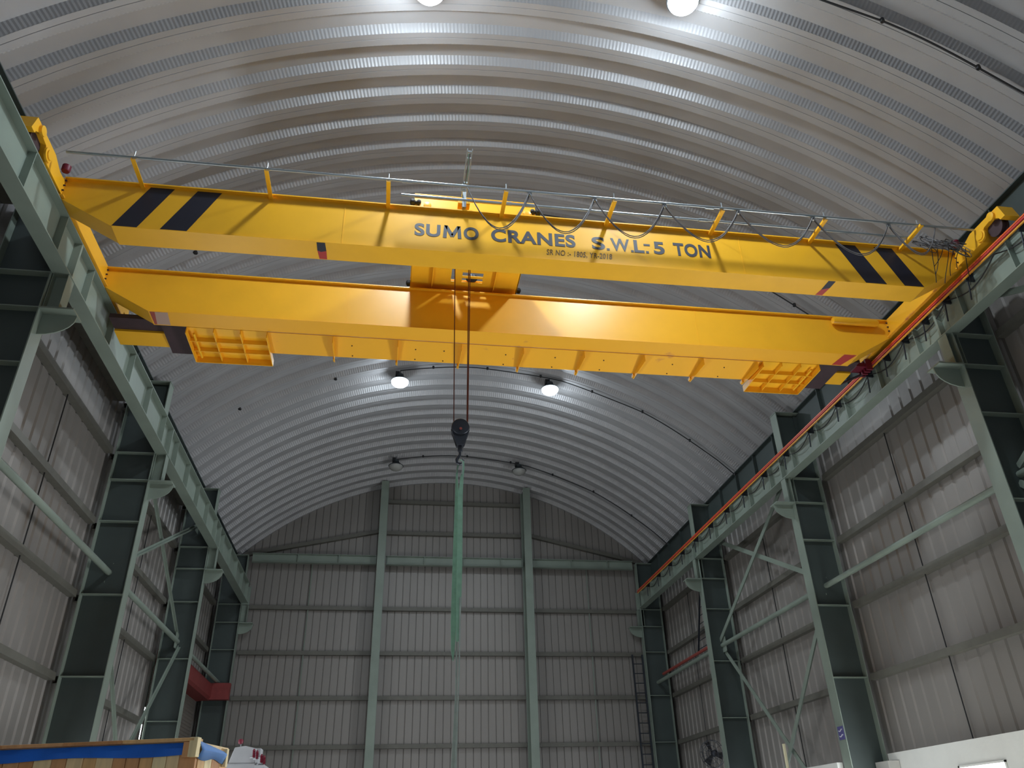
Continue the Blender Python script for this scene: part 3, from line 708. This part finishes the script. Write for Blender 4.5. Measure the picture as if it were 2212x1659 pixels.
# ------------------------------------------------------------------ timber crate, lower left
cr = thing('timber_crate', (-2.6, 6.2, FL), 'large pale timber crate with a blue tarpaulin band around its top', 'crate')
A = Vector((-1.17, 5.74, 0)); D = Vector((-1.33, 0.37, 0)).normalized(); N = Vector((D.y, -D.x, 0))  # along the front, outward normal
if N.y > 0: N = -N
B = Vector((-D.y, D.x, 0));  B = -N
TOPZ = .60
def cbox(name, m, a0, a1, b0, b1, z0, z1, bev=0, lab=None):
    """a along the front from the right corner, b depth behind the front"""
    V = []
    for z in (z0, z1):
        for a, b in ((a0, b0), (a1, b0), (a1, b1), (a0, b1)):
            p = A + D*a + B*b; V.append((p.x, p.y, z))
    return G().add(V, [(3,2,1,0),(4,5,6,7),(0,1,5,4),(1,2,6,5),(2,3,7,6),(3,0,4,7)]).out(name, m, cr, bevel=bev, label=lab)
a = .0; k = 0; LEN = 3.1  # plank widths vary a little
while a < LEN:
    w = random.uniform(.085, .13)
    cbox('plank', WOODS[(k*3+random.randint(0, 2)) % 5], a+.003, a+w-.002, random.uniform(-.004, .004), .022, FL+.02, TOPZ-.03, .003); a += w; k += 1
b = .024; k = 0
while b < .40:
    w = random.uniform(.09, .12)
    cbox('side_plank', WOODS[random.randint(0, 4)], -.004, .018, b, b+w-.003, FL+.02, TOPZ-.03, .003); b += w
cbox('back_board', WOODS[1], 0, LEN, .42, .44, FL+.02, TOPZ-.03); cbox('lid', WOODS[0], 0.0, LEN, 0, .44, TOPZ-.03, TOPZ-.008)
a = 0
while a < LEN:
    w = random.uniform(.3, .5); cbox('lid_batten', WOODS[random.randint(0, 4)], a+.002, a+w, -.055, .06, TOPZ-.008, TOPZ+.012, .003); a += w
cbox('corner_block', WOODS[3], -.02, .035, -.055, -.006, TOPZ-.10, TOPZ+.014, .003); cbox('corner_block', WOODS[2], .035, .075, -.05, -.006, TOPZ-.10, TOPZ-.01, .003)
cbox('skid', WOODS[4], 0, LEN, .1, .2, FL, FL+.02); cbox('skid', WOODS[4], 0, LEN, .3, .4, FL, FL+.02)
# tarpaulin band with a slightly wavy lower edge
V = []; F = []; n = 40
for i in range(n+1):
    a = .075+(LEN-.08)*i/n
    for (bb, z) in ((-.012, TOPZ-.012), (-.026-.008*math.sin(i*1.3), TOPZ-.045), (-.014, TOPZ-.082-.008*math.sin(i*.45)-.012*i/n), (-.008, TOPZ-.012)):
        p = A+D*a+B*bb; V.append((p.x, p.y, z))
for i in range(n):
    q = i*4
    for j in range(3): F.append((q+j, q+j+1, q+j+5, q+j+4))
    F.append((q+3, q, q+4, q+7))
G().add(V, F).out('tarpaulin_band', BLUE, cr, smooth=True)
V = []; F = []
for i in range(9):
    b = .0+.36*i/8
    for (aa, z) in ((-.01, TOPZ-.004-.004*i), (-.035, TOPZ-.055), (-.012, TOPZ-.105-.01*math.sin(i))):
        p = A+D*aa+B*b; V.append((p.x, p.y, z))
for i in range(8):
    for j in range(2): q = i*3+j; F.append((q, q+1, q+4, q+3))
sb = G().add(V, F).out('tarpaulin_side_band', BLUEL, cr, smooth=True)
m_ = sb.modifiers.new('t', 'SOLIDIFY'); m_.thickness = .004
cbox('side_batten', WOODS[3], -.03, -.006, .36, .39, TOPZ-.13, TOPZ-.02)

# ------------------------------------------------------------------ grey machine with red insulators
mt = thing('transformer', (-2.1, 14.2, FL), 'grey electrical transformer with dark red ribbed insulators and a red ball on top', 'transformer')
G().box(-2.47, -1.95, 14.0, 14.7, FL, 1.13).out('tank', MACH, mt, bevel=.02)
G().prism([(-2.37, 1.13), (-1.97, 1.13), (-1.97, 1.34), (-2.14, 1.38), (-2.3, 1.36)], 1, 14.02, 14.6).out('turret', MACH, mt, bevel=.01)
for x in (-2.4, -2.3, -2.2, -2.1, -2.0): G().box(x-.01, x+.01, 13.9, 14.0, -.9, .9).out('cooling_fin', MACH, mt)
G().box(-2.06, -1.90, 14.05, 14.3, 1.24, 1.345).out('terminal_box', MACH, mt, bevel=.008)
G().tube([(-2.24, 14.2, 1.36), (-2.245, 14.2, 1.43)], .006, 6).out('stem', GALV, mt)
G().lathe([(.01, 0), (.035, .012), (.042, .04), (.035, .068), (.01, .08)], (-2.25, 14.2, 1.42), (0, 0, 1), 14).out('red_ball', MAROON, mt, smooth=True)
for k, (x, z) in enumerate(((-1.985, 1.265), (-1.935, 1.245), (-1.86, 1.19), (-1.82, 1.17))):
    prof = [(.012, 0)]
    for j in range(5): prof += [(.028, .01+j*.022), (.014, .021+j*.022)]
    G().lathe(prof+[(.01, .125)], (x, 13.98, z-.06), (-.08, -.1, 1), 12).out('insulator', MAROON, mt, smooth=True)
    G().bar((x-.09, 14.05, z-.06), (x, 13.98, z-.055), .02, .02).out('insulator_arm', MACH, mt)
G().box(-1.96, -1.80, 13.95, 14.5, .2, 1.10).out('bushing_pocket', MACH, mt, bevel=.01)

# ------------------------------------------------------------------ left wall roller shutter
d = thing('door_1', (SL, 25.5, FL), kind='structure')
z = FL
sl = None
while z < 4.12:
    if sl is None: sl = G().prism([(SL+.02, z), (SL+.035, z+.02), (SL+.035, z+.08), (SL+.02, z+.1), (SL+.012, z+.1), (SL+.012, z)], 1, 22.78, 28.3).out('shutter_slat', SHUT, d); zs = z
    else: place('shutter_slat', sl.data, POS[sl.name]+Vector((0, 0, z-zs)), d)
    z += .10
G().prism([(SL+.0, 4.12), (SL+.44, 4.14), (SL+.50, 4.22), (SL+.50, 4.60), (SL+.44, 4.66), (SL, 4.66)], 1, 22.95, 28.35).out('shutter_hood', RUST, d)
box('hood_bracket', RUST, (SL, -5.05, 28.2, 28.42, 4.15, 4.66), d)
for z0_, z1_ in ((2.15, 4.5), (1.36, 1.50), (FL, 0.62)): box('door_jamb', STEEL, (SL-.03, SL-.002, 22.62, 22.98, z0_, z1_), d)

# ------------------------------------------------------------------ ladders on the right far side
t = thing('wall_ladder', (9.85, 24.5, 5.0), 'dark steel ladder leaning inside the right far bay above the tube', 'ladder')
for (p, q) in (((9.9, 24.2, 6.95), (9.88, 25.05, 5.03)), ((9.9, 23.65, 6.9), (9.88, 24.2, 5.03))):
    G().bar(p, q, .03, .05, (1, 0, 0)).out('stile', DARK, t)
for k in range(8):
    u = (k+.5)/8; G().tube([(9.9, 24.2+.85*u, 6.95-1.92*u), (9.9, 23.65+.55*u, 6.95-1.92*u)], .012, 6).out('rung', DARK, t)
t = thing('corner_ladder', (9.0, 28.1, FL), 'dark vertical cage ladder on the end wall in the right corner', 'ladder')
for x in (8.80, 9.17): G().box(x-.025, x+.025, 28.72, 28.78, FL, 5.72).out('stile', DARK, t)
z = FL+.3; rg = None
while z < 5.7:
    if rg is None: rg = G().tube([(8.80, 28.75, z), (9.17, 28.75, z)], .016, 6).out('rung', DARK, t); zr = z
    else: place('rung', rg.data, POS[rg.name]+Vector((0, 0, z-zr)), t)
    z += .33
# wall fan
t = thing('wall_fan', (9.4, 23.7, 1.6), 'dark caged wall fan on the right, beyond the crossed braces', 'fan')
c = Vector((9.4, 23.75, 2.0)); ax = Vector((-.75, -.6, -.15)).normalized(); a_ = ax.orthogonal().normalized(); b_ = ax.cross(a_)
for r_, h_ in ((.36, 0), (.36, .12), (.24, .16), (.12, .18)):
    G().tube([c+ax*h_+(a_*math.cos(u)+b_*math.sin(u))*r_ for u in [2*math.pi*k/24 for k in range(25)]], .008, 5).out('guard_ring', DARK, t, smooth=True)
for k in range(16):
    u = 2*math.pi*k/16; e = a_*math.cos(u)+b_*math.sin(u)
    G().tube([c+e*.36, c+ax*.12+e*.36, c+ax*.17+e*.2, c+ax*.18+e*.06], .005, 4).out('guard_wire', DARK, t)
for k in range(3):
    u = 2*math.pi*k/3+.4; e = a_*math.cos(u)+b_*math.sin(u); e2 = -a_*math.sin(u)+b_*math.cos(u)
    P = [c+ax*.06+e*.06-e2*.03, c+ax*.10+e*.32-e2*.10, c+ax*.04+e*.33+e2*.10, c+ax*.03+e*.06+e2*.03]
    g = G().add(P+[p-ax*.006 for p in P], [(0,1,2,3),(7,6,5,4),(0,4,5,1),(1,5,6,2),(2,6,7,3),(3,7,4,0)]); g.out('fan_blade', RUBBER, t)
G().lathe([(.07, 0), (.09, .03), (.09, .16), (.05, .19)], c-ax*.16, ax, 16).out('fan_motor', DARK, t, smooth=True)
G().tube([c-ax*.14, (9.75, 24.0, 2.0), (10.04, 24.1, 2.0)], .025, 8).out('fan_arm', DARK, t, smooth=True)
# column sign
t = thing('column_sign', (9.2, 16.17, 1.6), 'small purple blue plate with white marks on the right braced column', 'sign')
box('sign_plate', SIGN, (9.198, 9.206, 16.10, 16.30, 1.60, 1.83), t) if False else box('sign_plate', SIGN, (9.200, 9.209, 16.12, 16.34, 1.59, 1.84), t)
for zc in (1.665, 1.765):
    V = [(9.1985, 16.16+.14*u, zc+.018*math.sin(u*5+1)) for u in [k/6 for k in range(7)]]
    G().tube(V, .011, 5).out('sign_mark', SIGNW, t)
# pale lit pole rising at the foot of the right bracing
o = G().tube([(8.9, 18.3, FL), (8.93, 18.3, 1.72)], .035, 10).out('cream_pole', CREAM, None, smooth=True); tag(o, 'short cream pole standing in front of the right crossed braces', 'pole')

# repeated things share a group
for o in COL.objects:
    if o.parent is None and 'label' in o.keys():
        n = o.name.split('.')[0]
        gname = {'steel_column': 'steel columns along both side walls', 'gable_column': 'gable columns on the end wall', 'highbay_lamp': 'highbay lamps under the arched roof',
                 'wall_strut': 'horizontal tubes between the wall columns', 'cross_bracing': 'crossed braces between wall columns', 'lamp_cable': 'lamp cables along the roof arches',
                 'runway_girder': 'crane runway girders', 'roof_clip': 'small clips under the roof'}.get(n)
        if gname: o['group'] = gname
